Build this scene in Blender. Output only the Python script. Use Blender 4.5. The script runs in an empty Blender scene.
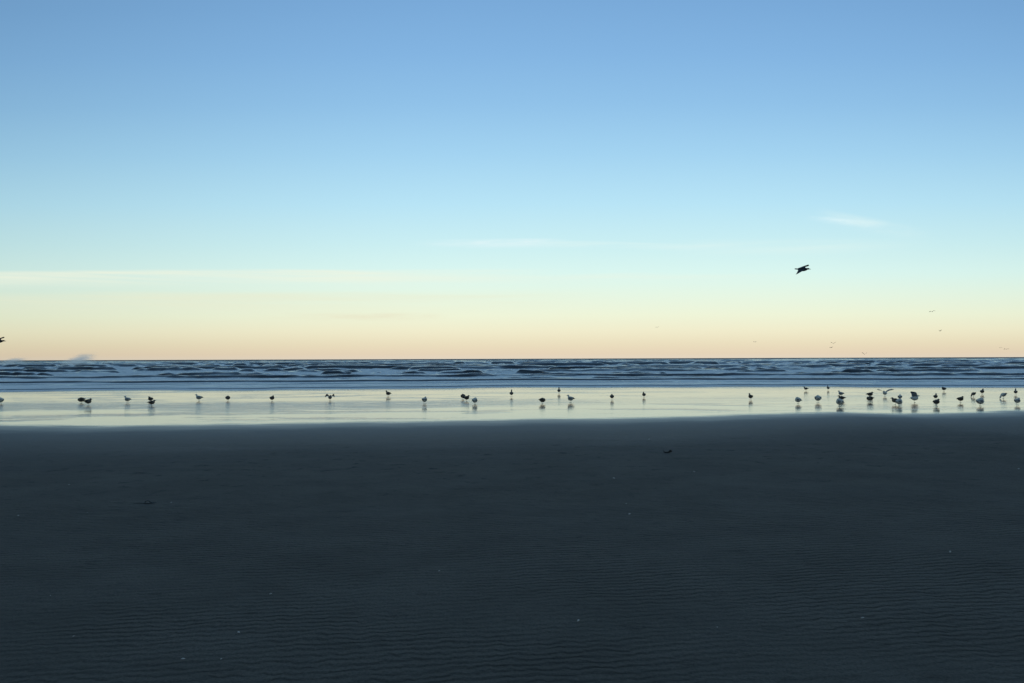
import bpy, math, random
import numpy as np
from mathutils import Vector, Matrix

random.seed(7)
D = math.radians
scene = bpy.context.scene
COL = scene.collection

# ------------------------------------------------------------------ camera
F = 780.0
CAM_H = 1.55
cam_data = bpy.data.cameras.new('camera')
cam_data.sensor_width = 36.0
cam_data.lens = F / 1024.0 * 36.0
cam_data.clip_start = 0.1
cam_data.clip_end = 60000
cam = bpy.data.objects.new('camera', cam_data)
COL.objects.link(cam)
cam.location = (0, 0, CAM_H)
CAM_R = Matrix.Rotation(D(90 + 1.26), 3, 'X') @ Matrix.Rotation(D(-0.19), 3, 'Z')
cam.rotation_euler = CAM_R.to_euler()
scene.camera = cam

# ------------------------------------------------------------------ view
scene.cycles.volume_bounces = 6
vs = scene.view_settings
vs.view_transform = 'Standard'
vs.look = 'None'
vs.exposure = 0.0
vs.gamma = 1.0
vs.use_curve_mapping = False


def lin(c):
    c = c / 255.0
    return c / 12.92 if c <= 0.04045 else ((c + 0.055) / 1.055) ** 2.4


def rgb(r, g, b):
    return (lin(r), lin(g), lin(b), 1.0)


# ------------------------------------------------------------------ node helper
class NT:
    def __init__(self, tree):
        self.t = tree
        self.n = tree.nodes
        self.l = tree.links

    def add(self, kind, **kw):
        nd = self.n.new(kind)
        for k, v in kw.items():
            setattr(nd, k, v)
        return nd

    def put(self, sock, val):
        if isinstance(val, bpy.types.NodeSocket):
            self.l.new(val, sock)
        elif val is not None:
            sock.default_value = val

    def math(self, op, a, b=None, c=None, clamp=False):
        m = self.add('ShaderNodeMath', operation=op, use_clamp=clamp)
        self.put(m.inputs[0], a)
        if b is not None:
            self.put(m.inputs[1], b)
        if c is not None:
            self.put(m.inputs[2], c)
        return m.outputs[0]

    def remap(self, v, a, b, c=0.0, d=1.0, smooth=True):
        m = self.add('ShaderNodeMapRange')
        m.interpolation_type = 'SMOOTHSTEP' if smooth else 'LINEAR'
        m.clamp = True
        self.put(m.inputs['Value'], v)
        m.inputs['From Min'].default_value = a
        m.inputs['From Max'].default_value = b
        m.inputs['To Min'].default_value = c
        m.inputs['To Max'].default_value = d
        return m.outputs[0]

    def mix(self, f, a, b, blend='MIX'):
        m = self.add('ShaderNodeMix', data_type='RGBA', blend_type=blend)
        self.put(m.inputs[0], f)
        self.put(m.inputs[6], a)
        self.put(m.inputs[7], b)
        return m.outputs[2]

    def noise(self, vec, scale, detail=4, rough=0.5, dist=0.0, dims='3D'):
        m = self.add('ShaderNodeTexNoise', noise_dimensions=dims)
        self.put(m.inputs['Vector'], vec)
        m.inputs['Scale'].default_value = scale
        m.inputs['Detail'].default_value = detail
        m.inputs['Roughness'].default_value = rough
        m.inputs['Distortion'].default_value = dist
        return m.outputs['Fac']

    def mapping(self, vec, loc=(0, 0, 0), rot=(0, 0, 0), scale=(1, 1, 1)):
        m = self.add('ShaderNodeMapping')
        self.put(m.inputs['Vector'], vec)
        m.inputs['Location'].default_value = loc
        m.inputs['Rotation'].default_value = rot
        m.inputs['Scale'].default_value = scale
        return m.outputs[0]


# ------------------------------------------------------------------ world: twilight sky
world = bpy.data.worlds.new('World')
scene.world = world
world.use_nodes = True
W = NT(world.node_tree)
W.n.clear()
tc = W.add('ShaderNodeTexCoord').outputs['Generated']
sep = W.add('ShaderNodeSeparateXYZ')
W.l.new(tc, sep.inputs[0])
sx, sy, sz = sep.outputs
elev = W.math('MULTIPLY', W.math('ARCSINE', sz), 180 / math.pi)       # degrees
azim = W.math('MULTIPLY', W.math('ARCTAN2', sx, sy), 180 / math.pi)   # degrees, + to the right
ramp = W.add('ShaderNodeValToRGB')
stops = [  # elevation deg, colour as seen
    (0.0, (227, 213, 192)), (0.4, (230, 212, 184)), (1.1, (235, 223, 191)), (2.0, (241, 236, 204)),
    (3.2, (239, 245, 217)), (4.7, (230, 247, 229)), (6.2, (219, 247, 240)),
    (8.4, (203, 239, 243)), (11.3, (184, 228, 246)), (14.8, (163, 211, 241)), (18.2, (145, 194, 233)),
    (21.5, (132, 181, 226)), (24.8, (122, 170, 217)), (33, (108, 153, 198)), (50, (99, 138, 178)), (90, (88, 117, 152))]
EMAX = 90.0
cr = ramp.color_ramp
while len(cr.elements) < len(stops):
    cr.elements.new(0.5)
for i, (e, c) in enumerate(stops):
    cr.elements[i].position = e / EMAX
for i, (e, c) in enumerate(stops):
    cr.elements[i].color = rgb(*c)
# the layers sit lower ahead than to the sides
ca = W.math('MAXIMUM', W.math('COSINE', W.math('MULTIPLY', azim, math.pi / 180)), 0.62)
elay = W.math('DIVIDE', elev, ca)
W.l.new(W.math('DIVIDE', elay, EMAX, clamp=True), ramp.inputs[0])
skyc = ramp.outputs[0]
# glow of the departed sun: brightest a little right of straight ahead, fading round the horizon
g = W.math('MULTIPLY', W.math('ABSOLUTE', W.math('SUBTRACT', azim, 5.0)), 1.0)
left = W.math('LESS_THAN', azim, 5.0)
gl = W.remap(g, 8, 60, 1.0, 0.76)
gr = W.remap(g, 8, 70, 1.0, 0.82)
gfac = W.math('ADD', W.math('MULTIPLY', left, gl), W.math('MULTIPLY', W.math('SUBTRACT', 1.0, left), gr))
gcol = W.add('ShaderNodeCombineColor')
W.put(gcol.inputs[0], gfac)
W.put(gcol.inputs[1], W.math('POWER', gfac, 0.95))
W.put(gcol.inputs[2], W.math('POWER', gfac, 1.05))
skyc = W.mix(1.0, skyc, gcol.outputs[0], 'MULTIPLY')
# thin high cloud veils
ae = W.add('ShaderNodeCombineXYZ')
W.put(ae.inputs[0], azim)
W.put(ae.inputs[1], elev)


def bump1(x, c, wlo, whi):
    a = W.remap(x, c - wlo, c)
    b = W.remap(x, c, c + whi, 1.0, 0.0)
    return W.math('MULTIPLY', a, b)


def veil(ec, elo, ehi, a0, a1, a2, a3, col, amt, tilt=0.0, sc=(0.06, 1.6, 1), seed=0):
    global skyc
    w1 = W.noise(W.mapping(ae.outputs[0], loc=(seed, 0, 0), scale=(0.09, 0.25, 1)), 1.0, 2)
    e2 = W.math('ADD', elay, W.math('MULTIPLY', W.math('SUBTRACT', w1, 0.5), 0.45))
    e2 = W.math('SUBTRACT', e2, W.math('MULTIPLY', W.math('SUBTRACT', azim, (a1 + a2) / 2), tilt))
    m = bump1(e2, ec, elo, ehi)
    h = W.math('MULTIPLY', W.remap(azim, a0, a1), W.remap(azim, a2, a3, 1.0, 0.0))
    n = W.noise(W.mapping(ae.outputs[0], loc=(seed * 3.1, seed, 0), scale=sc), 1.0, 5, 0.6)
    n = W.remap(n, 0.30, 0.66, 0.25, 1.0)
    f = W.math('MULTIPLY', W.math('MULTIPLY', m, h), W.math('MULTIPLY', n, amt))
    skyc = W.mix(f, skyc, rgb(*col))


veil(6.35, 1.3, 0.32, -90, -50, -14, 6, (242, 244, 222), 0.8, seed=1)
veil(6.0, 0.6, 0.3, -20, -8, 2, 26, (238, 244, 226), 0.45, seed=2)
veil(4.6, 1.6, 0.5, -90, -40, -10, 10, (236, 234, 204), 0.5, seed=7)
veil(3.2, 0.5, 0.35, -20, -11, -8, -4, (228, 214, 186), 0.35, seed=4, sc=(0.3, 2.5, 1))
veil(8.55, 0.6, 0.25, -8, -2, 1, 5, (226, 246, 248), 0.95, tilt=0.0, seed=12, sc=(0.25, 2.5, 1))
veil(8.35, 0.5, 0.2, 0, 5, 10, 18, (222, 245, 243), 0.6, tilt=-0.02, seed=33, sc=(0.2, 2.5, 1))
veil(10.0, 0.45, 0.25, 20.5, 22.5, 24.0, 26.0, (228, 249, 252), 0.65, tilt=-0.10, sc=(0.5, 1.6, 1), seed=15)
veil(9.9, 1.0, 0.5, 21, 24, 25, 29, (222, 244, 244), 0.5, tilt=-0.25, sc=(0.5, 1.6, 1), seed=16)
veil(8.2, 0.9, 0.7, 10, 16, 20, 30, (228, 246, 240), 0.4, seed=21)
bg = W.add('ShaderNodeBackground')
W.put(bg.inputs[0], skyc)
bg.inputs[1].default_value = 1.0
wo = W.add('ShaderNodeOutputWorld')
W.l.new(bg.outputs[0], wo.inputs[0])


# ------------------------------------------------------------------ helpers
def ray(px, py):
    v = Vector(((px - 512.0) / F, -(py - 341.5) / F, -1.0))
    return (CAM_R @ v).normalized()


def ground(px, py, z=0.0):
    r = ray(px, py)
    t = (z - CAM_H) / r.z
    return Vector((r.x * t, r.y * t, z))


def at(px, py, dist):
    """point seen in that direction, dist metres out along +Y"""
    r = ray(px, py)
    t = dist / r.y
    return Vector((0, 0, CAM_H)) + r * t


def tag(o, label=None, cat=None, group=None, kind=None):
    if label:
        o['label'] = label
    if cat:
        o['category'] = cat
    if group:
        o['group'] = group
    if kind:
        o['kind'] = kind
    return o


def hash2(ix, iy, seed):
    h = (ix.astype(np.int64) * 374761393 + iy.astype(np.int64) * 668265263 + seed * 974634777) & 0xffffffff
    h = ((h ^ (h >> 13)) * 1274126177) & 0xffffffff
    h = h ^ (h >> 16)
    return (h & 0xffff) / 65535.0


def vnoise(x, y, seed=0):
    x, y = np.broadcast_arrays(np.asarray(x, float), np.asarray(y, float))
    ix = np.floor(x); iy = np.floor(y)
    fx = x - ix; fy = y - iy
    ux = fx * fx * fx * (fx * (fx * 6 - 15) + 10)
    uy = fy * fy * fy * (fy * (fy * 6 - 15) + 10)
    a = hash2(ix, iy, seed); b = hash2(ix + 1, iy, seed)
    c = hash2(ix, iy + 1, seed); d = hash2(ix + 1, iy + 1, seed)
    return (a * (1 - ux) + b * ux) * (1 - uy) + (c * (1 - ux) + d * ux) * uy


def fbm(x, y, seed=0, octv=4, gain=0.5):
    s = 0; a = 1; t = 0
    for k in range(octv):
        s = s + a * vnoise(x * 2 ** k + 17.3 * k, y * 2 ** k - 9.1 * k, seed + k)
        t += a; a *= gain
    return s / t


def sstep(a, b, x):
    t = np.clip((x - a) / (b - a), 0, 1)
    return t * t * (3 - 2 * t)


def grid_mesh(name, X, Y, Z, mat, attrs=None, smooth=True):
    r, c = X.shape
    me = bpy.data.meshes.new(name)
    co = np.stack([X, Y, Z], -1).reshape(-1, 3).astype(np.float32)
    idx = np.arange(r * c).reshape(r, c)
    q = np.stack([idx[:-1, :-1], idx[:-1, 1:], idx[1:, 1:], idx[1:, :-1]], -1).reshape(-1, 4).astype(np.int32)
    me.vertices.add(len(co))
    me.vertices.foreach_set('co', co.ravel())
    me.loops.add(q.size)
    me.loops.foreach_set('vertex_index', q.ravel())
    me.polygons.add(len(q))
    me.polygons.foreach_set('loop_start', np.arange(0, q.size, 4, dtype=np.int32))
    me.polygons.foreach_set('loop_total', np.full(len(q), 4, dtype=np.int32))
    me.polygons.foreach_set('use_smooth', np.full(len(q), smooth))
    for k, v in (attrs or {}).items():
        a = me.attributes.new(k, 'FLOAT', 'POINT')
        a.data.foreach_set('value', v.ravel().astype(np.float32))
    me.update(calc_edges=True)
    me.materials.append(mat)
    o = bpy.data.objects.new(name, me)
    COL.objects.link(o)
    return o


def new_mat(name):
    m = bpy.data.materials.new(name)
    m.use_nodes = True
    t = NT(m.node_tree)
    b = m.node_tree.nodes['Principled BSDF']
    return m, t, b


# ------------------------------------------------------------------ shore lines
def line(pts):
    w = [ground(*p) for p in pts]
    xs = [p.x for p in w]; ys = [p.y for p in w]
    s0 = (ys[1] - ys[0]) / (xs[1] - xs[0]) * 0.3
    s1 = (ys[-1] - ys[-2]) / (xs[-1] - xs[-2]) * 0.3
    xs = [-3000, xs[0] - 40] + xs + [xs[-1] + 40, 3000]
    ys = [ys[0] - s0 * 40, ys[0] - s0 * 40] + ys + [ys[-1] + s1 * 40, ys[-1] + s1 * 40]
    return np.array(xs), np.array(ys)


WX, WY = line([(0, 425.5), (170, 425), (340, 422), (500, 420), (660, 416.5), (760, 414.5), (830, 412.5), (904, 414.6), (950, 413), (1024, 410)])
SX, SY = line([(0, 391.3), (340, 389.2), (512, 387.3), (800, 386.6), (1024, 387.2)])


def wet_edge(x):
    return np.interp(x, WX, WY) + (fbm(x / 2.6, x * 0, 31, 3) - 0.5) * 1.0


def swash_edge(x):
    return np.interp(x, SX, SY) + (fbm(x / 5.0, x * 0 + 3, 41, 3) - 0.5) * 2.2


# ------------------------------------------------------------------ sand material (shared by dry sheet and wet film bed)
def sand_material(name, film):
    m, t, b = new_mat(name)
    pos = t.add('ShaderNodeNewGeometry').outputs['Position']
    d = t.add('ShaderNodeAttribute', attribute_name='shore').outputs['Fac']   # metres seaward of the wet edge
    nz = t.noise(t.mapping(pos, scale=(0.22, 0.9, 1)), 1.0, 4, 0.55)
    nz2 = t.noise(t.mapping(pos, scale=(0.9, 2.6, 1), loc=(4, 9, 0)), 1.0, 4, 0.6)
    dn = t.math('ADD', d, t.math('MULTIPLY', t.math('SUBTRACT', nz2, 0.5), 1.3))
    dw = t.math('ADD', d, t.math('MULTIPLY', t.math('SUBTRACT', nz, 0.5), 5.0))
    # colour: dark brown-grey volcanic looking sand, darker where damp, mottled
    fine = t.noise(pos, 60.0, 3, 0.7)
    mott = t.noise(t.mapping(pos, scale=(0.9, 1.1, 1), loc=(1, 2, 0)), 1.0, 8, 0.7)
    c0 = t.mix(t.remap(mott, 0.3, 0.7), (0.108, 0.096, 0.080, 1), (0.158, 0.140, 0.116, 1))
    c0 = t.mix(t.math('MULTIPLY', t.remap(fine, 0.38, 0.66), 0.7), c0, (0.085, 0.076, 0.062, 1))
    sp = t.noise(pos, 110.0, 2, 0.6)
    c0 = t.mix(t.math('MULTIPLY', t.remap(sp, 0.68, 0.78), 0.45), c0, (0.24, 0.22, 0.18, 1))
    damp = t.remap(dw, -8.5, -5.5)
    c1 = t.mix(damp, c0, (0.070, 0.066, 0.058, 1))
    c1 = t.mix(t.remap(dn, -1.5, 0.5), c1, (0.05, 0.047, 0.04, 1))
    fl = t.noise(t.mapping(pos, scale=(3.2, 3.6, 1), loc=(8, 3, 0)), 1.0, 7, 0.75)
    belt = t.math('MULTIPLY', t.remap(d, -11.5, -7.5), t.remap(d, -5.5, -3.5, 1.0, 0.0))
    c1 = t.mix(t.math('MULTIPLY', t.remap(fl, 0.55, 0.66), t.math('MULTIPLY_ADD', belt, 0.70, 0.30)), c1, (0.03, 0.028, 0.025, 1))
    t.put(b.inputs['Base Color'], c1)
    r = t.remap(dw, -9.0, -4.0, 0.85, 0.60)
    r2 = t.remap(dn, -2.6, -0.2, 0.0, 0.24)
    rr = t.math('SUBTRACT', r, r2)
    r3 = t.remap(dn, -0.6, 0.5, 0.0, 0.26)
    rr = t.math('SUBTRACT', rr, r3)
    # wind ruffled patches on the thin film of water
    ruf = t.noise(t.mapping(pos, scale=(0.16, 0.50, 1), loc=(3, 1, 0), rot=(0, 0, D(-7))), 1.0, 6, 0.68, 0.5)
    sxy = t.add('ShaderNodeSeparateXYZ')
    t.l.new(pos, sxy.inputs[0])
    dwob = t.math('ADD', d, t.math('MULTIPLY', t.math('SUBTRACT', ruf, 0.5), 5.0))
    band = t.math('MULTIPLY', t.remap(dwob, 4.6, 6.4), t.remap(dwob, 8.4, 10.5, 1.0, 0.0))
    band = t.math('MULTIPLY', band, t.remap(sxy.outputs[0], -5.0, 4.0, 1.0, 0.12))
    ruffle = t.math('MAXIMUM', t.math('MULTIPLY', t.remap(ruf, 0.50, 0.68), t.remap(sxy.outputs[0], -10.0, 8.0, 0.9, 0.30)), t.math('MULTIPLY', band, t.remap(nz2, 0.35, 0.60, 0.3, 1.0)))
    ruffle = t.math('MULTIPLY', ruffle, t.remap(d, 0.0, 1.5))
    rr = t.math('ADD', rr, t.math('MULTIPLY', ruffle, 0.10))
    rr = t.math('MAXIMUM', rr, 0.04)
    t.put(b.inputs['Roughness'], rr)
    b.inputs['IOR'].default_value = 1.4
    t.put(b.inputs['Specular IOR Level'], t.remap(dn, -9.0, -0.4, 0.22, 0.5))
    # relief: wind ripples near the camera, pits and humps further off, micro waves on the film
    wp = t.mapping(pos, scale=(1, 1, 1), rot=(0, 0, D(-8)))
    warp = t.noise(t.mapping(wp, scale=(1.5, 1.0, 1)), 1.0, 3, 0.5)
    warp2 = t.noise(t.mapping(wp, scale=(10.0, 6.5, 1)), 1.0, 2, 0.5)
    s2 = t.add('ShaderNodeSeparateXYZ')
    t.l.new(wp, s2.inputs[0])
    ph = t.math('MULTIPLY', s2.outputs[1], 2 * math.pi / 0.074)
    ph = t.math('ADD', ph, t.math('MULTIPLY', warp, 16.0))
    ph = t.math('ADD', ph, t.math('MULTIPLY', warp2, 8.0))
    sn = t.math('SINE', ph)
    rp_amp = t.remap(t.noise(t.mapping(pos, scale=(0.5, 0.7, 1), loc=(7, 0, 0)), 1.0, 3), 0.32, 0.6, 0.3, 1.0)
    brk = t.remap(t.noise(t.mapping(pos, scale=(7.5, 13.0, 1), loc=(2, 5, 0)), 1.0, 2), 0.34, 0.56, 0.35, 1.2)
    rp_amp = t.math('MULTIPLY', rp_amp, brk)
    sdry = t.math('MULTIPLY', sn, t.math('MULTIPLY', rp_amp, t.math('ADD', t.remap(d, -11.5, -6.0, 0.0135, 0.0), t.remap(d, -5.5, -2.5, 0.0012, 0.0))))
    hump = t.math('MULTIPLY', t.noise(t.mapping(pos, scale=(4.5, 5.5, 1)), 1.0, 8, 0.72), t.remap(d, -4.5, -2.0, 0.08, 0.0))
    grain = t.math('MULTIPLY', fine, t.remap(d, -2.5, -0.3, 0.004, 0.0))
    wv = t.noise(t.mapping(pos, scale=(1.6, 6.0, 1)), 1.0, 3, 0.6)
    film_h = t.math('MULTIPLY', wv, t.math('ADD', t.math('MULTIPLY', ruffle, 0.030), 0.0016))
    h = t.math('ADD', t.math('ADD', sdry, hump), t.math('ADD', grain, film_h))
    bp = t.add('ShaderNodeBump')
    bp.inputs['Strength'].default_value = 1.0
    bp.inputs['Distance'].default_value = 1.0
    t.put(bp.inputs['Height'], h)
    t.l.new(bp.outputs[0], b.inputs['Normal'])
    return m


mat_sand = sand_material('beach_sand', False)
mat_wet = sand_material('wet_beach_sand', True)

# dry sand sheet
gx = np.concatenate([-np.geomspace(4000, 46, 26), np.linspace(-45, 45, 361), np.geomspace(46, 4000, 26)])
gy = np.concatenate([-np.geomspace(3000, 2, 20), np.linspace(-1, 48, 281), np.geomspace(50, 9000, 40)])
X, Y = np.meshgrid(gx, gy)
Z = -sstep(46, 90, Y) * 6.0 + 0 * X
o = grid_mesh('beach', X, Y, Z, mat_sand, {'shore': Y - wet_edge(X)})
tag(o, kind='structure')

# wet strip, a thin sheet of water over the sand
cx = np.concatenate([-np.geomspace(3000, 61, 16), np.linspace(-60, 60, 601), np.geomspace(61, 3000, 16)])
ttt = np.linspace(0, 1, 121)[:, None]
y0 = wet_edge(cx)[None, :] - 3.2
y1 = swash_edge(cx)[None, :] + 1.2
Y = y0 * (1 - ttt) + y1 * ttt
X = np.repeat(cx[None, :], 121, 0)
o = grid_mesh('wet_sand', X, Y, X * 0 - 0.003 + 0.007 * sstep(0.0, 0.08, ttt), mat_wet, {'shore': Y - wet_edge(X)})
tag(o, kind='structure')


# ------------------------------------------------------------------ sea
def sea_material():
    m, t, b = new_mat('surf')
    pos = t.add('ShaderNodeNewGeometry').outputs['Position']
    foam = t.add('ShaderNodeAttribute', attribute_name='foam').outputs['Fac']
    dist = t.add('ShaderNodeAttribute', attribute_name='dist').outputs['Fac']
    n1 = t.noise(t.mapping(pos, scale=(0.22, 0.5, 0.8)), 1.0, 6, 0.65, 0.6)
    n2 = t.noise(t.mapping(pos, scale=(0.9, 2.6, 2.0)), 1.0, 3, 0.6)
    f = t.math('ADD', foam, t.math('MULTIPLY', t.math('SUBTRACT', n1, 0.5), 0.7))
    f = t.math('ADD', f, t.math('MULTIPLY', t.math('SUBTRACT', n2, 0.5), 0.5))
    f = t.remap(f, 0.30, 0.72)
    bubbles = t.noise(t.mapping(pos, scale=(0.7, 1.7, 1), loc=(5, 5, 0)), 1.0, 5, 0.6)
    fc = t.mix(t.remap(bubbles, 0.3, 0.7), (0.68, 0.67, 0.63, 1), (0.95, 0.92, 0.86, 1))
    col = t.mix(f, (0.006, 0.011, 0.014, 1), fc)
    t.put(b.inputs['Base Color'], col)
    t.put(b.inputs['Roughness'], t.math('ADD', t.math('MULTIPLY_ADD', f, 0.45, 0.10), t.remap(dist, 250, 600, 0.0, 0.35)))
    b.inputs['IOR'].default_value = 1.33
    t.put(b.inputs['Specular IOR Level'], t.mix(f, (0.5, 0.5, 0.5, 1), (0.45, 0.45, 0.45, 1)))
    w1 = t.noise(t.mapping(pos, scale=(0.35, 1.2, 1)), 1.0, 5, 0.62)
    w2 = t.noise(t.mapping(pos, scale=(0.08, 0.22, 1)), 1.0, 4, 0.6)
    h = t.math('ADD', t.math('MULTIPLY', w1, t.math('ADD', t.remap(dist, 44, 75, 0.015, 0.07), t.remap(dist, 300, 700, 0.0, 1.6))),
               t.math('MULTIPLY', w2, t.remap(dist, 200, 700, 0.0, 6.0)))
    bp = t.add('ShaderNodeBump')
    bp.inputs['Strength'].default_value = 1.0
    bp.inputs['Distance'].default_value = 1.0
    t.put(bp.inputs['Height'], h)
    t.l.new(bp.outputs[0], b.inputs['Normal'])
    return m


nc = 900
# distance from the swash edge: fine near, coarse far
offs = [0.0]
while offs[-1] < 10500:
    y_ = 43.0 + offs[-1]
    offs.append(offs[-1] + max(0.05, 1.9e-5 * y_ * y_))
off = np.array(offs)[:, None]
side = np.linspace(-1, 1, nc)[None, :]
side = side * (0.62 + 0.38 * side ** 6)       # denser in the middle
base_y = 43.0 + off
X = side * (base_y * 1.25 + 12)
ys = swash_edge(X)
Y = ys + off * 1.0
fade = np.exp(-off / 60.0)
Yf = 43.0 + off
Y = Y * fade + Yf * (1 - fade)
H = np.zeros_like(X)
dark = np.zeros_like(X)
# breakers: distance, height, front width, back width, patch length, coverage, wander
BR = [(43.9, .05, .12, .5, 30, .10, .006), (47.0, .03, .16, .8, 9, .54, .02), (50.5, .05, .18, 1.0, 18, .46, .02), (54.6, .13, .26, 1.4, 50, .20, .008),
      (57.5, .06, .22, 1.2, 9, .52, .02), (61.0, .10, .26, 1.4, 14, .50, .02), (66.5, .22, .42, 1.6, 40, .24, .012), (69.5, .20, .42, 1.6, 9, .50, .02)]
rb = random.Random(11)
yb = 73.0
while yb < 1100:
    BR.append((yb, min(0.0058 * yb, 1.1) * rb.uniform(.65, 1.25), 0.0085 * yb * rb.uniform(.8, 1.2), .03 * yb, 3 + .065 * yb * rb.uniform(.6, 1.4),
               rb.uniform(.50, .58), .035))
    yb *= 1 + rb.uniform(.035, .085)
xt = np.linspace(-1600, 1600, 16001)
for i, (yb, hb, wf, wb, L, cov, wan) in enumerate(BR):
    tyc = yb + (fbm(xt / (L * 2.2), xt * 0 + i, 50 + i, 4) - 0.5) * yb * wan + (vnoise(xt / 5.0, xt * 0, 90 + i) - .5) * wf * 0.8
    tam = sstep(cov - 0.04, cov + 0.08, fbm(xt / L, xt * 0 + 5 * i, 70 + i, 5, .6))
    rows = np.nonzero((Yf[:, 0] > yb * .93 - 3 * wf) & (Yf[:, 0] < yb * 1.08 + 3.5 * wb))[0]
    sl = slice(rows[0], rows[-1] + 1)
    Xs = X[sl]
    yc = np.interp(Xs, xt, tyc)
    amp = np.interp(Xs, xt, tam)
    u = Yf[sl] + 0 * Xs - yc
    prof = np.where(u < 0, np.exp(-(u / wf) ** 2), np.exp(-(u / wb) ** 2))
    H[sl] += hb * (0.10 + 0.90 * amp) * prof
    fr = np.exp(-((u + wf * 0.70) / (wf * 0.90)) ** 4)
    dark[sl] = np.maximum(dark[sl], fr * amp)
chop = (fbm(X / 3.2, Y / 1.3, 11, 4) - 0.5) * sstep(46, 75, Y) * 0.32
swell = (fbm(X / 30.0, Y / 11.0, 12, 3) - 0.5) * sstep(60, 160, Y) * 0.5
H += chop + swell
H = 1.2 * np.tanh(H / 1.2)
H += 0.01 + 0.035 * sstep(0.0, 0.5, off)             # the swash front stands a little proud
streak = fbm(X / 22.0, Y / 3.5, 21, 4)
foam = 0.92 - 1.7 * dark + (streak - 0.5) * 0.6
foam = np.where(off < 8, 0.88 - 0.75 * dark + (streak - 0.5) * 0.5, foam)
foam = foam * (1 - sstep(360, 620, Y)) + (0.10 + (streak - .5) * .5) * sstep(360, 620, Y)
far = sstep(1500, 4000, Y)
H = H * (1 - far)
H[0, :] = 0.0045
o = grid_mesh('sea', X, Y, H, sea_material(), {'foam': foam, 'dist': Y})
tag(o, kind='structure')


# ------------------------------------------------------------------ spindrift blown off the breakers
def spray_material():
    m = bpy.data.materials.new('sea_spray')
    m.use_nodes = True
    t = NT(m.node_tree)
    t.n.clear()
    out = t.add('ShaderNodeOutputMaterial')
    pv = t.add('ShaderNodeVolumePrincipled')
    pv.inputs['Color'].default_value = (0.98, 0.98, 0.98, 1)
    pos = t.add('ShaderNodeTexCoord').outputs['Generated']
    s = t.add('ShaderNodeSeparateXYZ')
    t.l.new(pos, s.inputs[0])
    gx_, gy_, gz_ = s.outputs
    n = t.noise(t.mapping(pos, rot=(0, D(28), 0), scale=(2.0, 1.5, 9.0)), 1.0, 4, 0.6, 0.5)
    # plume leans to the right as it rises; z of the ridge grows with x
    ridge = t.math('MULTIPLY', t.math('POWER', gx_, 0.65), 0.92)
    dz = t.math('SUBTRACT', gz_, ridge)
    body = t.math('MULTIPLY', t.remap(dz, -0.95, -0.04), t.remap(dz, -0.02, 0.10, 1.0, 0.0))
    edge = t.math('MULTIPLY', t.remap(gx_, 0.0, 0.10), t.remap(gx_, 0.55, 1.0, 1.0, 0.0))
    ey = t.math('MULTIPLY', t.remap(gy_, 0.0, 0.3), t.remap(gy_, 0.7, 1.0, 1.0, 0.0))
    dn = t.math('MULTIPLY', t.math('MULTIPLY', body, edge), t.math('MULTIPLY', ey, t.remap(n, 0.3, 0.7)))
    pv.inputs['Anisotropy'].default_value = 0.75
    t.put(pv.inputs['Density'], t.math('MULTIPLY', dn, 0.50))
    t.l.new(pv.outputs[0], out.inputs['Volume'])
    return m


def spray(px0, px1, py0, py1, dist, label, mat):
    a = at(px0, py1, dist); b_ = at(px1, py0, dist)
    dx, dz, dy = (b_.x - a.x) / 2, (b_.z - a.z) / 2, 3.0
    c = Vector(((a.x + b_.x) / 2, dist, (a.z + b_.z) / 2))
    me = bpy.data.meshes.new('sea_spray')
    v = [(sx_ * dx, sy_ * dy, sz_ * dz) for sx_ in (-1, 1) for sy_ in (-1, 1) for sz_ in (-1, 1)]
    f = [(0, 1, 3, 2), (4, 6, 7, 5), (0, 4, 5, 1), (2, 3, 7, 6), (0, 2, 6, 4), (1, 5, 7, 3)]
    me.from_pydata(v, [], f)
    me.materials.append(mat)
    o = bpy.data.objects.new('sea_spray', me)
    o.location = c
    COL.objects.link(o)
    tag(o, label, 'sea spray', kind='stuff')
    return o


ms = spray_material()
spray(60, 96, 350, 368, 150.0, 'white spindrift blown up off a breaking wave above the horizon at left', ms)
spray(-4, 26, 356, 365, 170.0, 'faint low mist of spray over the waves at the far left edge', ms)


# ------------------------------------------------------------------ birds
def simple_mat(name, c, rough=0.7, spec=0.3, var=0.25, scale=60):
    m, t, b = new_mat(name)
    pos = t.add('ShaderNodeTexCoord').outputs['Object']
    n = t.noise(pos, scale, 3, 0.6)
    d_ = tuple(x * (1 - var) for x in c)
    t.put(b.inputs['Base Color'], t.mix(n, (*d_, 1), (*c, 1)))
    b.inputs['Roughness'].default_value = rough
    b.inputs['Specular IOR Level'].default_value = spec
    return m


M_WHITE = simple_mat('white_feathers', (0.74, 0.68, 0.57))
M_MANTLE = simple_mat('grey_feathers', (0.24, 0.24, 0.235))
M_TIP = simple_mat('black_feathers', (0.015, 0.015, 0.017))
M_BILL = simple_mat('bill_horn', (0.30, 0.22, 0.07), 0.4, 0.5, 0.1)
M_LEG = simple_mat('leg_skin', (0.16, 0.11, 0.07), 0.5, 0.4, 0.1)
M_BROWN = simple_mat('brown_feathers', (0.075, 0.058, 0.042), var=0.5, scale=45)
M_BUFF = simple_mat('mottled_buff_feathers', (0.22, 0.18, 0.14), var=0.7, scale=45)
M_CROW = simple_mat('crow_feathers', (0.012, 0.012, 0.014), 0.5, 0.4)
MATS = {'adult': [M_WHITE, M_MANTLE, M_TIP, M_BILL, M_LEG],
        'juvenile': [M_BUFF, M_BROWN, M_TIP, M_TIP, M_LEG],
        'crow': [M_CROW, M_CROW, M_CROW, M_CROW, M_CROW]}


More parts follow.
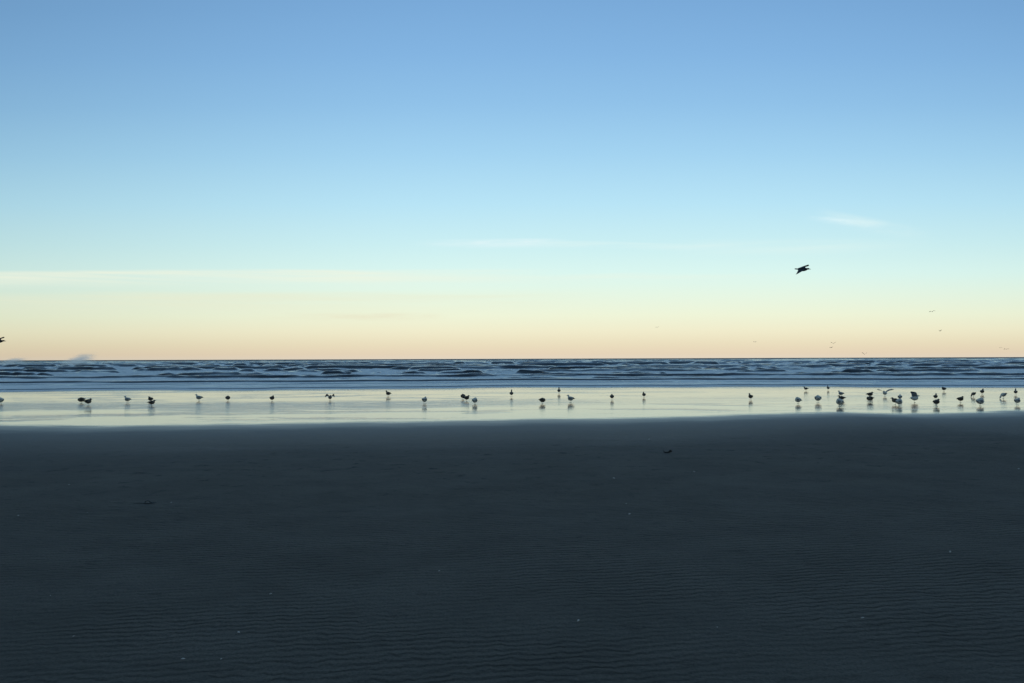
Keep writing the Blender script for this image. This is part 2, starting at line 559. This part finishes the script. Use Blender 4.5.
class Mesh:
    def __init__(s):
        s.v = []; s.f = []; s.m = []

    def loft(s, rings, mats, cap=True):
        """rings: list of vertex lists, mats: material index per band"""
        n = len(rings[0]); b0 = len(s.v)
        for r in rings:
            s.v += [tuple(p) for p in r]
        for i in range(len(rings) - 1):
            for j in range(n):
                a = b0 + i * n + j; b = b0 + i * n + (j + 1) % n
                s.f.append((a, b, b + n, a + n))
                mi = mats[i] if not callable(mats[i]) else mats[i](j / n)
                s.m.append(mi)
        if cap:
            s.f.append(tuple(b0 + j for j in reversed(range(n))))
            s.m.append(mats[0] if not callable(mats[0]) else mats[0](0))
            e = b0 + (len(rings) - 1) * n
            s.f.append(tuple(e + j for j in range(n)))
            s.m.append(mats[-1] if not callable(mats[-1]) else mats[-1](0))

    def build(s, name, mats):
        me = bpy.data.meshes.new(name)
        me.from_pydata(s.v, [], s.f)
        for m in mats:
            me.materials.append(m)
        for p, mi in zip(me.polygons, s.m):
            p.material_index = mi
            p.use_smooth = True
        me.update()
        return me


def crom(P, n):
    """Catmull-Rom through rows of P, n steps per span"""
    P = np.array(P, float)
    Q = np.vstack([2 * P[0] - P[1], P, 2 * P[-1] - P[-2]])
    out = []
    for i in range(1, len(Q) - 2):
        for k in range(n):
            t = k / n
            a, b, c, d = Q[i - 1], Q[i], Q[i + 1], Q[i + 2]
            out.append(0.5 * ((2 * b) + (-a + c) * t + (2 * a - 5 * b + 4 * c - d) * t * t + (-a + 3 * b - 3 * c + d) * t ** 3))
    out.append(Q[-2])
    return np.array(out)


# stations along the spine: x, z, half width, half height
TAIL = [(-.185, .150, .020, .003), (-.150, .154, .026, .005), (-.105, .160, .030, .018)]
BODY = [(-.065, .160, .042, .038), (-.010, .158, .052, .052), (.045, .166, .050, .052)]
POSES = {
    'stand': TAIL + BODY + [(.080, .196, .032, .034), (.092, .228, .022, .024), (.104, .252, .023, .024), (.128, .254, .017, .018)],
    'alert': [(-.165, .115, .020, .003), (-.135, .124, .026, .005), (-.098, .138, .030, .018),
              (-.060, .152, .042, .038), (-.010, .164, .050, .052), (.035, .184, .045, .049), (.062, .222, .027, .028), (.068, .262, .020, .021),
              (.078, .292, .022, .023), (.102, .294, .017, .018)],
    'hunch': TAIL + BODY + [(.074, .190, .038, .036), (.084, .212, .027, .027), (.096, .226, .024, .024), (.118, .226, .017, .018)],
    'tuck': [(-.150, .138, .020, .003), (-.120, .145, .028, .006), (-.090, .152, .036, .022),
             (-.060, .156, .050, .045), (-.010, .160, .063, .063), (.040, .170, .058, .062), (.058, .204, .036, .034), (.040, .226, .026, .024), (.015, .228, .023, .021), (-.008, .222, .016, .015)],
    'feed': [(-.170, .190, .020, .003), (-.138, .184, .026, .005), (-.100, .178, .030, .018),
             (-.065, .166, .042, .038), (-.010, .154, .052, .052), (.045, .142, .046, .048), (.086, .120, .028, .030), (.112, .088, .021, .022), (.128, .062, .022, .023), (.138, .042, .016, .016)],
    'preen': [(-.150, .160, .020, .003), (-.120, .160, .030, .008), (-.090, .160, .034, .022),
              (-.060, .160, .048, .045), (-.010, .158, .060, .058), (.045, .160, .056, .058), (.078, .172, .036, .036), (.094, .160, .026, .026), (.096, .138, .023, .022), (.086, .120, .016, .016)],
}


def plump(st, key):
    out = []
    k = 1.45 if key == 'tuck' else 1.35
    for i, (x, z, w, h) in enumerate(st):
        if i < 3:
            x = -.065 + (x + .065) * .70
        if 3 <= i <= 5:
            w, h = w * k, h * 1.28
        elif i == 2:
            w, h = w * 1.4, h * 1.5
        elif i > 5:
            w, h = w * 1.25, h * 1.2
            if key in ('hunch', 'stand', 'alert'):
                x -= .008
        out.append((x, z - .028 if key != 'feed' else z - .014, w, h))
    return out


POSES = {k_: plump(v_, k_) for k_, v_ in POSES.items()}


def spine(ms_, st, kind, n=12, tuckwings=True):
    P = crom(st, 4)
    rings = []; mats = []
    N = len(P)
    hd = len(st)
    for i, (x, z, w, h) in enumerate(P):
        a = P[max(i - 1, 0)]; b = P[min(i + 1, N - 1)]
        t = Vector((b[0] - a[0], 0, b[1] - a[1])).normalized()
        up = Vector((-t.z, 0, t.x))
        ring = []
        for j in range(n):
            th = 2 * math.pi * j / n
            ring.append(Vector((x, 0, z)) + Vector((0, 1, 0)) * (w * math.cos(th)) + up * (h * math.sin(th)))
        rings.append(ring)
    # bill grows out of the last ring
    t = Vector((P[-1][0] - P[-4][0], 0, P[-1][1] - P[-4][1])).normalized()
    e = Vector((P[-1][0], 0, P[-1][1]))
    up = Vector((-t.z, 0, t.x))
    nb = 0
    for (d, w, h, dr) in ((.004, .011, .012, 0), (.010, .007, .009, 0), (.026, .0055, .0075, 0), (.040, .004, .0065, -.001), (.048, .002, .002, -.005)):
        c = e + t * d + up * dr
        rings.append([c + Vector((0, 1, 0)) * (w * math.cos(2 * math.pi * j / n)) + up * (h * math.sin(2 * math.pi * j / n)) for j in range(n)])
        nb += 1
    for i in range(len(rings) - 1):
        if i >= N + 0:
            mats.append(3)
        elif i < 4:
            mats.append(0)
        else:
            mats.append(0)
    ms_.loft(rings, mats)


def plate(ms_, secs, mats, n=8):
    """secs: centre, chord half vector, thickness half vector"""
    rings = []
    for c, a, b in secs:
        rings.append([Vector(c) + Vector(a) * math.cos(2 * math.pi * j / n) + Vector(b) * math.sin(2 * math.pi * j / n) for j in range(n)])
    ms_.loft(rings, mats)


def folded_wing(ms_, side, st):
    """a shell lying on the flank from shoulder to beyond the tail"""
    B = {k: p for k, p in enumerate(st)}
    sh, mid, rump = Vector((B[5][0], 0, B[5][1])), Vector((B[4][0], 0, B[4][1])), Vector((B[3][0], 0, B[3][1]))
    tl = Vector((B[0][0], 0, B[0][1]))
    w4, w3 = B[4][2], B[3][2]
    y = side
    secs = [
        (sh + Vector((.012, y * .052, .004)), (.0, 0, .010), (0, y * .006, 0)),
        (sh + Vector((-.012, y * .062, .006)), (.0, 0, .030), (0, y * .010, 0)),
        (mid + Vector((.0, y * (w4 - .002), .012)), (.0, 0, .038), (0, y * .012, 0)),
        (rump + Vector((.0, y * (w3 - .002), .014)), (.0, 0, .028), (0, y * .010, 0)),
        (rump * 0.5 + tl * 0.5 + Vector((.0, y * .024, .020)), (.0, 0, .014), (0, y * .007, 0)),
        (tl + Vector((.005, y * .012, .016)), (.0, 0, .008), (0, y * .005, 0)),
        (tl + Vector((-.018, y * .008, .010)), (.0, 0, .004), (0, y * .003, 0)),
    ]
    plate(ms_, secs, [1, 1, 1, 1, 2, 2])


def spread_wing(ms_, side, root, pts, chords, mats, tilt=0.02):
    """pts: offsets of inner, wrist, hand, tip from the root (x,|y|,z)"""
    secs = []
    allp = [(0, 0, 0)] + pts
    for i, (p, c) in enumerate(zip(allp, chords)):
        q = Vector((p[0], p[1] * side, p[2])) + root
        secs.append((q + Vector((-c * 0.35, 0, 0)), (c * 0.5, 0, c * tilt * min(i, 3)), (0, side * 0.002, 0.005 if i < 3 else 0.0025)))
    plate(ms_, secs, mats)


def leg(ms_, x, y, ztop, dx=0.0):
    pts = [(x, y, ztop, .009), (x + .004, y, ztop * .72, .004), (x - .006 + dx, y, ztop * .45, .0033), (x + dx, y, .012, .0028), (x + .002 + dx, y, .003, .0045)]
    rings = []
    for (a, b, c, r) in pts:
        rings.append([Vector((a + r * math.cos(k * math.pi / 3), b + r * math.sin(k * math.pi / 3), c)) for k in range(6)])
    ms_.loft(rings, [0, 4, 4, 4])
    # webbed foot: three toes joined by a web
    b0 = len(ms_.v)
    fx = x + dx
    top = [(fx - .008, y, .006), (fx + .030, y - .017, .0025), (fx + .040, y, .003), (fx + .030, y + .017, .0025)]
    ms_.v += top + [(p[0], p[1], -.001) for p in top]
    for f_ in ((0, 1, 2, 3), (7, 6, 5, 4), (0, 4, 5, 1), (1, 5, 6, 2), (2, 6, 7, 3), (3, 7, 4, 0)):
        ms_.f.append(tuple(b0 + k for k in f_)); ms_.m.append(4)


_cache = {}


def gull_mesh(pose, kind, wings='folded', one_leg=False):
    key = (pose, kind, wings, one_leg)
    if key in _cache:
        return _cache[key]
    m = Mesh()
    st = POSES[pose]
    spine(m, st, kind)
    for s in (-1, 1):
        if wings == 'folded':
            folded_wing(m, s, st)
        else:
            root = Vector((st[5][0], s * .035, st[5][1] + .03))
            if wings == 'up':       # lifted in a shallow V
                pts = [(.015, .07, .05), (.02, .15, .085), (-.03, .22, .10), (-.09, .29, .105)]
            elif wings == 'half':   # half opened and drooping at the wrist
                pts = [(.015, .05, .045), (.01, .10, .060), (-.05, .13, .025), (-.10, .15, -.01)]
            elif wings == 'back':   # raised over the back
                pts = [(-.005, .03, .06), (-.02, .05, .10), (-.06, .06, .13), (-.11, .06, .15)]
            spread_wing(m, s, root, pts, [.12, .12, .10, .07, .02], [1, 1, 1, 2], .22 if wings == 'half' else .10)
        if not (one_leg and s == 1):
            leg(m, -.004, s * .022, .100, dx=0.006 * s)
    me = m.build('gull', MATS[kind])
    _cache[key] = me
    return me


def bird(px, py, pose, kind, yaw, size, label, wings='folded', one_leg=False):
    g = ground(px, py, 0.004)
    o = bpy.data.objects.new('gull', gull_mesh(pose, kind, wings, one_leg))
    COL.objects.link(o)
    o.location = (g.x, g.y, 0.0055)
    o.rotation_euler = (0, 0, D(yaw))
    o.scale = (size,) * 3
    tag(o, label, 'gull', 'gulls standing along the wet sand')


A, J = 'adult', 'juvenile'
# px, py of the feet, pose, plumage, yaw (0 faces right, 180 left, 90 out to sea, -90 to the beach), size, label
BIRDS = [
    (0.5, 404, 'tuck', A, 160, 1.05, 'pale gull cut by the left edge of the photo on the wet sand'),
    (81.5, 403.4, 'preen', J, 185, 1.05, 'dark brown gull, the left and farther of the touching pair near the left edge'),
    (88, 405.6, 'hunch', J, -10, 1.10, 'dark brown gull, the right and nearer of the touching pair near the left edge'),
    (127.5, 403, 'stand', A, 165, 1.0, 'pale gull facing left between the dark pair and the overlapping two at left'),
    (150.5, 402.3, 'hunch', J, 150, .95, 'dark gull, the farther of the two overlapping one above the other at left'),
    (151.7, 406, 'hunch', J, 20, .92, 'dark gull, the nearer of the two overlapping one above the other at left'),
    (199, 401.2, 'stand', A, 172, 1.05, 'side-on gull facing left with pale breast and dark tail pointing right'),
    (227.8, 401, 'tuck', J, 95, .9, 'small round dark gull seen from behind, just right of the side-on left-facing gull'),
    (272, 401.6, 'hunch', J, 80, 1.0, 'lone dark triangular gull between the small round gull and the one with opened wings'),
    (330, 400.8, 'hunch', J, 92, .95, 'dark gull holding both wings half open at its sides', 'half'),
    (388.3, 396.6, 'stand', J, 150, 1.0, 'dark gull facing left with head up, first to the right of the wing-opening gull'),
    (424.5, 404, 'hunch', A, 75, 1.12, 'lone pale-chested gull standing nearer the beach left of the dark touching pair'),
    (463, 399.4, 'tuck', J, 110, .95, 'dark gull, the left and farther of the touching pair left of centre'),
    (466.6, 401.4, 'hunch', J, 40, 1.0, 'dark gull, the right and nearer of the touching pair left of centre'),
    (474.8, 404.2, 'tuck', A, 60, 1.0, 'round pale gull just right of the dark touching pair left of centre'),
    (511.5, 396.8, 'alert', J, 88, 1.0, 'slim dark gull with its neck stretched straight up at the centre of the beach'),
    (542.2, 403.8, 'preen', J, 25, 1.0, 'rounded brownish gull facing right, nearer the beach right of the slim upright one'),
    (559, 393.6, 'alert', J, 88, .95, 'small dark upright gull far out at the foam edge near the centre'),
    (570.7, 402.6, 'stand', A, 140, 1.08, 'grey gull with head raised to the left, right of the small far upright one'),
    (612, 400, 'hunch', J, 85, .98, 'dark upright gull alone right of centre, left of a smaller one farther out'),
    (644, 397.6, 'stand', J, 95, .90, 'small dark gull standing alone, last before the wide empty stretch right of centre'),
    (750.7, 400, 'stand', J, 100, .98, 'dark gull standing alone between the empty stretch and the crowded right side'),
    (798.3, 403.8, 'tuck', A, 130, 1.0, 'grey hunched gull, left of the two pale round gulls beyond the lone dark one'),
    (818, 402.6, 'tuck', A, 80, 1.15, 'plump pale round gull between the grey hunched one and the stack of three'),
    (806, 390.8, 'stand', J, 170, .80, 'tiny dark gull facing left at the foam edge, farther out than the pale round gulls'),
    (828.2, 390.3, 'alert', J, 88, .80, 'tiny slim dark gull at the foam edge, upper left of the stack of three'),
    (841, 396.6, 'stand', A, 120, .95, 'farthest and uppermost of the three gulls lined up in one stack'),
    (841.6, 401.3, 'hunch', J, 160, .95, 'dark middle bird of the three gulls lined up in one stack'),
    (840, 406.6, 'tuck', A, 120, 1.15, 'nearest and palest of the three gulls lined up in one stack'),
    (870, 397.6, 'hunch', J, 5, 1.0, 'farther dark gull of two overlapping, its tail pointing left, beside the wing-raising gull'),
    (870.3, 402, 'preen', J, 170, 1.0, 'nearer dark gull of two overlapping, its tail pointing right, left of the wing-raising gull'),
    (885, 396.4, 'hunch', A, 88, 1.0, 'gull with both wings lifted in a wide open V', 'up'),
    (900, 400.3, 'hunch', A, 60, .95, 'uppermost gull of the cluster of three right of the wing-raising gull'),
    (895.5, 404.6, 'hunch', J, 165, 1.05, 'lower left dark gull of the cluster of three right of the wing-raising gull'),
    (899, 406, 'tuck', A, 20, 1.05, 'lower right gull of the cluster of three, nearest to the beach'),
    (914.5, 402.5, 'hunch', A, -12, 1.15, 'grey gull with wings raised over its back and tail pointing left', 'back'),
    (935.6, 399.8, 'stand', J, 50, .92, 'farther gull of the overlapping two right of the one with wings over its back'),
    (936.5, 406.2, 'hunch', J, 25, 1.05, 'nearer dark gull of the overlapping two right of the one with wings over its back'),
    (944, 391.5, 'hunch', J, 100, .95, 'dark gull far out at the foam edge above the overlapping two'),
    (960.5, 402.8, 'hunch', J, 15, 1.0, 'dark gull facing right alone, between the overlapping two and the pale round gull'),
    (973.5, 397, 'feed', J, 200, .90, 'dark gull stooping to the left with tail to the right'),
    (982.2, 394.6, 'stand', J, 40, .98, 'dark gull with head raised to the right, directly above the pale round gull'),
    (980.2, 406, 'tuck', A, 20, 1.15, 'large pale round gull with dark outline, directly below the dark head-up gull'),
    (1003.5, 398.6, 'feed', A, 190, 1.05, 'pale gull bowing down to the left with its tail cocked up to the right'),
    (1015.7, 395, 'alert', J, 60, .90, 'farther dark gull of the last two at the right edge, neck up'),
    (1017.4, 405, 'hunch', A, 30, 1.05, 'nearer pale gull of the last two at the right edge'),
]
for b_ in BIRDS:
    bird(*b_)


# ------------------------------------------------------------------ flying birds
def flyer_mesh(kind, lw, rw):
    """lw, rw: wing offsets (x, |y|, z) of inner, wrist, hand, tip"""
    m = Mesh()
    st = [(-.20, .010, .040, .014), (-.16, .008, .034, .016), (-.11, .004, .026, .020),
          (-.06, .003, .040, .042), (.00, -.002, .050, .054), (.06, .000, .046, .050), (.105, .006, .034, .038),
          (.135, .014, .023, .024), (.158, .016, .024, .025), (.182, .012, .016, .017)]
    spine(m, st, kind)
    for s, w in ((1, lw), (-1, rw)):
        ch = [.18, .175, .155, .125, .06] if (kind == 'crow' and s == -1) else [.19, .20, .18, .15, .05]
        spread_wing(m, s, Vector((.045, s * .03, .012)), w, ch, [1, 1, 1, 2], 0.07 if s == -1 else 0.10)
    return m.build('flying_' + ('crow' if kind == 'crow' else 'gull'), MATS[kind])


def flyer(name, px, py, dist, me, yaw, pitch, roll, size, label, cat, group=None):
    o = bpy.data.objects.new(name, me)
    COL.objects.link(o)
    o.location = at(px, py, dist)
    o.rotation_euler = (D(roll), D(pitch), D(yaw))
    o.scale = (size * (1.3 if group else 1.0),) * 3
    tag(o, label, cat, group)
    return o


# crow flying to the right: far wing swung up and forward, near wing down and back
crow = flyer_mesh('crow', [(.015, .05, .05), (.050, .09, .088), (.090, .13, .100), (.135, .16, .104)],
                  [(-.01, .07, -.045), (-.045, .13, -.090), (-.095, .18, -.135), (-.165, .23, -.175)])
flyer('flying_crow', 802.2, 269.3, 22.0, crow, -19, 3, 0, 1.0,
      'black bird flying right high over the sea with one wing up and one down', 'crow')
flyer('flying_crow', -2.0, 341.2, 26.0, crow, 33, 0, 0, 1.0,
      'black flying bird cut off by the left edge of the photo just above the horizon', 'crow')
far1 = flyer_mesh('juvenile', [(.01, .12, .06), (.02, .25, .10), (-.02, .34, .07), (-.08, .48, .03)],
                  [(.01, .12, .06), (.02, .25, .10), (-.02, .34, .07), (-.08, .48, .03)])
far2 = flyer_mesh('juvenile', [(.01, .12, .09), (.02, .24, .18), (-.02, .32, .24), (-.08, .42, .28)],
                  [(.01, .12, .09), (.02, .24, .18), (-.02, .32, .24), (-.08, .42, .28)])
FG = 'distant gulls flying over the sea'
for px, py, dist, me, yaw, size, label in [
    (833.5, 343.6, 200, far2, 70, 1.1, 'upper of the two tiny gulls flying close together just above the horizon'),
    (831.3, 347.6, 230, far1, 110, 1.0, 'lower of the two tiny gulls flying close together just above the horizon'),
    (864.5, 354.2, 190, far2, 60, 1.0, 'tiny gull skimming lowest over the horizon, right of the close pair'),
    (932.3, 311.6, 190, far1, 80, 1.1, 'tiny gull flying highest of the distant ones, at the upper right'),
    (940.0, 331.0, 240, far2, 100, 1.0, 'tiny gull flying directly below the highest distant one'),
    (1006.5, 349.2, 210, far1, 70, 1.0, 'tiny gull flying just above the horizon near the right edge'),
    (1000.8, 347.6, 330, far1, 80, .9, 'faintest tiny gull flying just left of the one near the right edge'),
    (755.0, 342.0, 260, far1, 100, 1.0, 'faint tiny gull flying above the horizon below and left of the crow'),
    (657.3, 327.2, 260, far1, 90, .9, 'faint tiny gull flying alone above the horizon right of centre'),
]:
    flyer('flying_gull', px, py, dist, me, yaw, 0, random.uniform(-12, 12), size, label, 'gull', FG)

# ------------------------------------------------------------------ beach litter: shells, weed, driftwood
M_SHELL = simple_mat('shell', (0.62, 0.58, 0.52), 0.45, 0.5, 0.3, 90)
M_WEED = simple_mat('kelp', (0.012, 0.011, 0.008), 0.35, 0.5, 0.4, 30)
M_WOOD = simple_mat('wet_driftwood', (0.016, 0.013, 0.010), 0.6, 0.4, 0.5, 30)


def shell_mesh(seed):
    """half of a clam shell: a domed fan with a hinge and scalloped rim, with thickness"""
    rnd = random.Random(seed)
    v = []; f = []
    nr_, na = 5, 13
    for lay in (0, 1):
        for i in range(nr_):
            r = i / (nr_ - 1)
            for j in range(na):
                a = math.pi * (0.08 + 0.84 * j / (na - 1))
                rim = 1 + (0.05 * math.cos(j * math.pi) + rnd.uniform(-.03, .03)) * r
                x = math.cos(a) * r * 0.5 * rim
                y = math.sin(a) * r * 0.45 * rim
                z = 0.20 * math.sin(math.pi * min(r * 0.9 + 0.1, 1)) * math.sin(a) - lay * 0.04
                v.append((x, y, z))
    L = nr_ * na
    for i in range(nr_ - 1):
        for j in range(na - 1):
            a = i * na + j
            f.append((a, a + 1, a + na + 1, a + na))
            f.append((L + a, L + a + na, L + a + na + 1, L + a + 1))
    for j in range(na - 1):
        a = (nr_ - 1) * na + j
        f.append((a, a + 1, L + a + 1, L + a))
    for i in range(nr_ - 1):
        a = i * na
        f.append((a, a + na, L + a + na, L + a))
        a = i * na + na - 1
        f.append((a, L + a, L + a + na, a + na))
    me = bpy.data.meshes.new('seashell')
    me.from_pydata(v, [], f)
    me.materials.append(M_SHELL)
    for p in me.polygons:
        p.use_smooth = True
    return me


SH = [shell_mesh(k) for k in range(3)]
SHELLS = [  # px, py, size m, label
    (239.5, 632.5, .034, 'white shell fragment upper of the three near the bottom left of the sand'),
    (183, 660, .032, 'white shell fragment nearest the bottom edge at left, left one of a pair'),
    (222, 659.5, .026, 'small white shell fragment near the bottom edge, right one of a pair'),
    (271, 594, .032, 'pale shell fragment on the ripples farther out than the three bottom left ones'),
    (73.5, 637, .020, 'small pale shell speck near the lower left corner'),
    (50, 596, .018, 'tiny pale shell speck near the left edge above the lower left corner'),
    (577.5, 621, .036, 'pale shell on the ripples alone below the middle of the beach'),
    (629, 514, .045, 'pale shell, nearer one of two close together below the driftwood'),
    (626, 504, .030, 'smaller pale shell, farther one of two close together below the driftwood'),
    (613.5, 478.5, .055, 'flat pale shell on the damp sand just below and left of the driftwood'),
    (649.5, 439.5, .06, 'pale shell lying farthest out, just above the driftwood'),
    (439, 571.5, .024, 'faint pale shell on the ripples left of the middle of the beach'),
    (951, 552.5, .042, 'bright shell lying alone on the sand at the far right'),
    (862.5, 618, .030, 'pale shell on the ripples at lower right below the bright lone one'),
    (694, 472, .045, 'flat pale shell on the damp sand just right of and below the driftwood'),
    (1018, 469, .055, 'pale shell on the damp sand touching the right edge of the view'),
    (171, 502.8, .032, 'small pale shell just right of the seaweed clump'),
    (18, 516, .030, 'small pale shell near the left edge level with the seaweed clump'),
    (87, 513, .024, 'tiny pale shell left of and below the seaweed clump'),
    (69, 485, .028, 'tiny pale shell farther out than the seaweed clump, to its left'),
    (717, 628, .016, 'tiny shell speck near the bottom, between the lone middle and lower right shells')]
random.seed(3)
for i, (px, py, s, lab) in enumerate(SHELLS):
    o = bpy.data.objects.new('seashell', SH[i % 3])
    COL.objects.link(o)
    g_ = ground(px, py)
    o.location = (g_.x, g_.y, 0.004)
    o.rotation_euler = (random.uniform(-.3, .6), random.uniform(-.3, .3), random.uniform(0, 6.28))
    o.scale = (s * .7,) * 3
    tag(o, lab, 'shell', 'shells scattered on the dark sand')


def tube(ms_, P, n=7):
    P = crom(P, 5)
    rings = []
    for i, (x, y, z, r) in enumerate(P):
        a = P[max(i - 1, 0)]; b = P[min(i + 1, len(P) - 1)]
        t = Vector((b[0] - a[0], b[1] - a[1], b[2] - a[2])).normalized()
        s_ = t.cross(Vector((0, 0, 1))).normalized(); u_ = s_.cross(t)
        rings.append([Vector((x, y, z)) + s_ * (r * math.cos(2 * math.pi * k / n)) + u_ * (r * math.sin(2 * math.pi * k / n)) for k in range(n)])
    ms_.loft(rings, [0] * (len(rings) - 1))


# heap of kelp: bent stipe arching over, trailing blades to the left
m = Mesh()
tube(m, [(-.10, 0, .012, .006), (-.05, .02, .03, .010), (-.02, 0, .075, .012), (.03, -.01, .085, .012), (.075, .0, .045, .012), (.10, .02, .015, .010), (.15, .01, .012, .006)])
tube(m, [(-.33, .03, .006, .003), (-.24, .0, .010, .007), (-.15, .01, .012, .010), (-.05, .0, .012, .013), (.05, -.02, .014, .012), (.14, .0, .010, .008)])
tube(m, [(-.05, -.05, .010, .008), (.0, -.03, .022, .013), (.06, -.05, .018, .013), (.12, -.03, .010, .006)])
tube(m, [(.02, .06, .010, .006), (.07, .04, .030, .011), (.11, .05, .018, .010), (.17, .08, .006, .004)])
o = bpy.data.objects.new('seaweed', m.build('seaweed', [M_WEED]))
COL.objects.link(o)
g_ = ground(147, 503.5)
o.location = (g_.x, g_.y, 0.0)
o.scale = (.52, .52, .36)
tag(o, 'small dark clump of seaweed with an arching stalk lying on the sand at left', 'seaweed')

m = Mesh()
tube(m, [(-.17, .0, .03, .008), (-.13, .02, .018, .014), (-.06, .0, .014, .017), (.02, .01, .020, .022), (.07, .0, .045, .034), (.12, .01, .05, .030), (.16, .0, .035, .012)], 9)
tube(m, [(-.13, .02, .02, .010), (-.17, .03, .055, .007), (-.16, .05, .08, .004)], 6)
tube(m, [(.08, .0, .05, .014), (.10, -.04, .085, .007)], 6)
o = bpy.data.objects.new('driftwood', m.build('driftwood', [M_WOOD]))
COL.objects.link(o)
g_ = ground(668, 453)
o.location = (g_.x, g_.y, 0.0)
o.scale = (.42, .45, .65)
tag(o, 'short dark knotted piece of driftwood lying on the sand right of centre', 'driftwood')
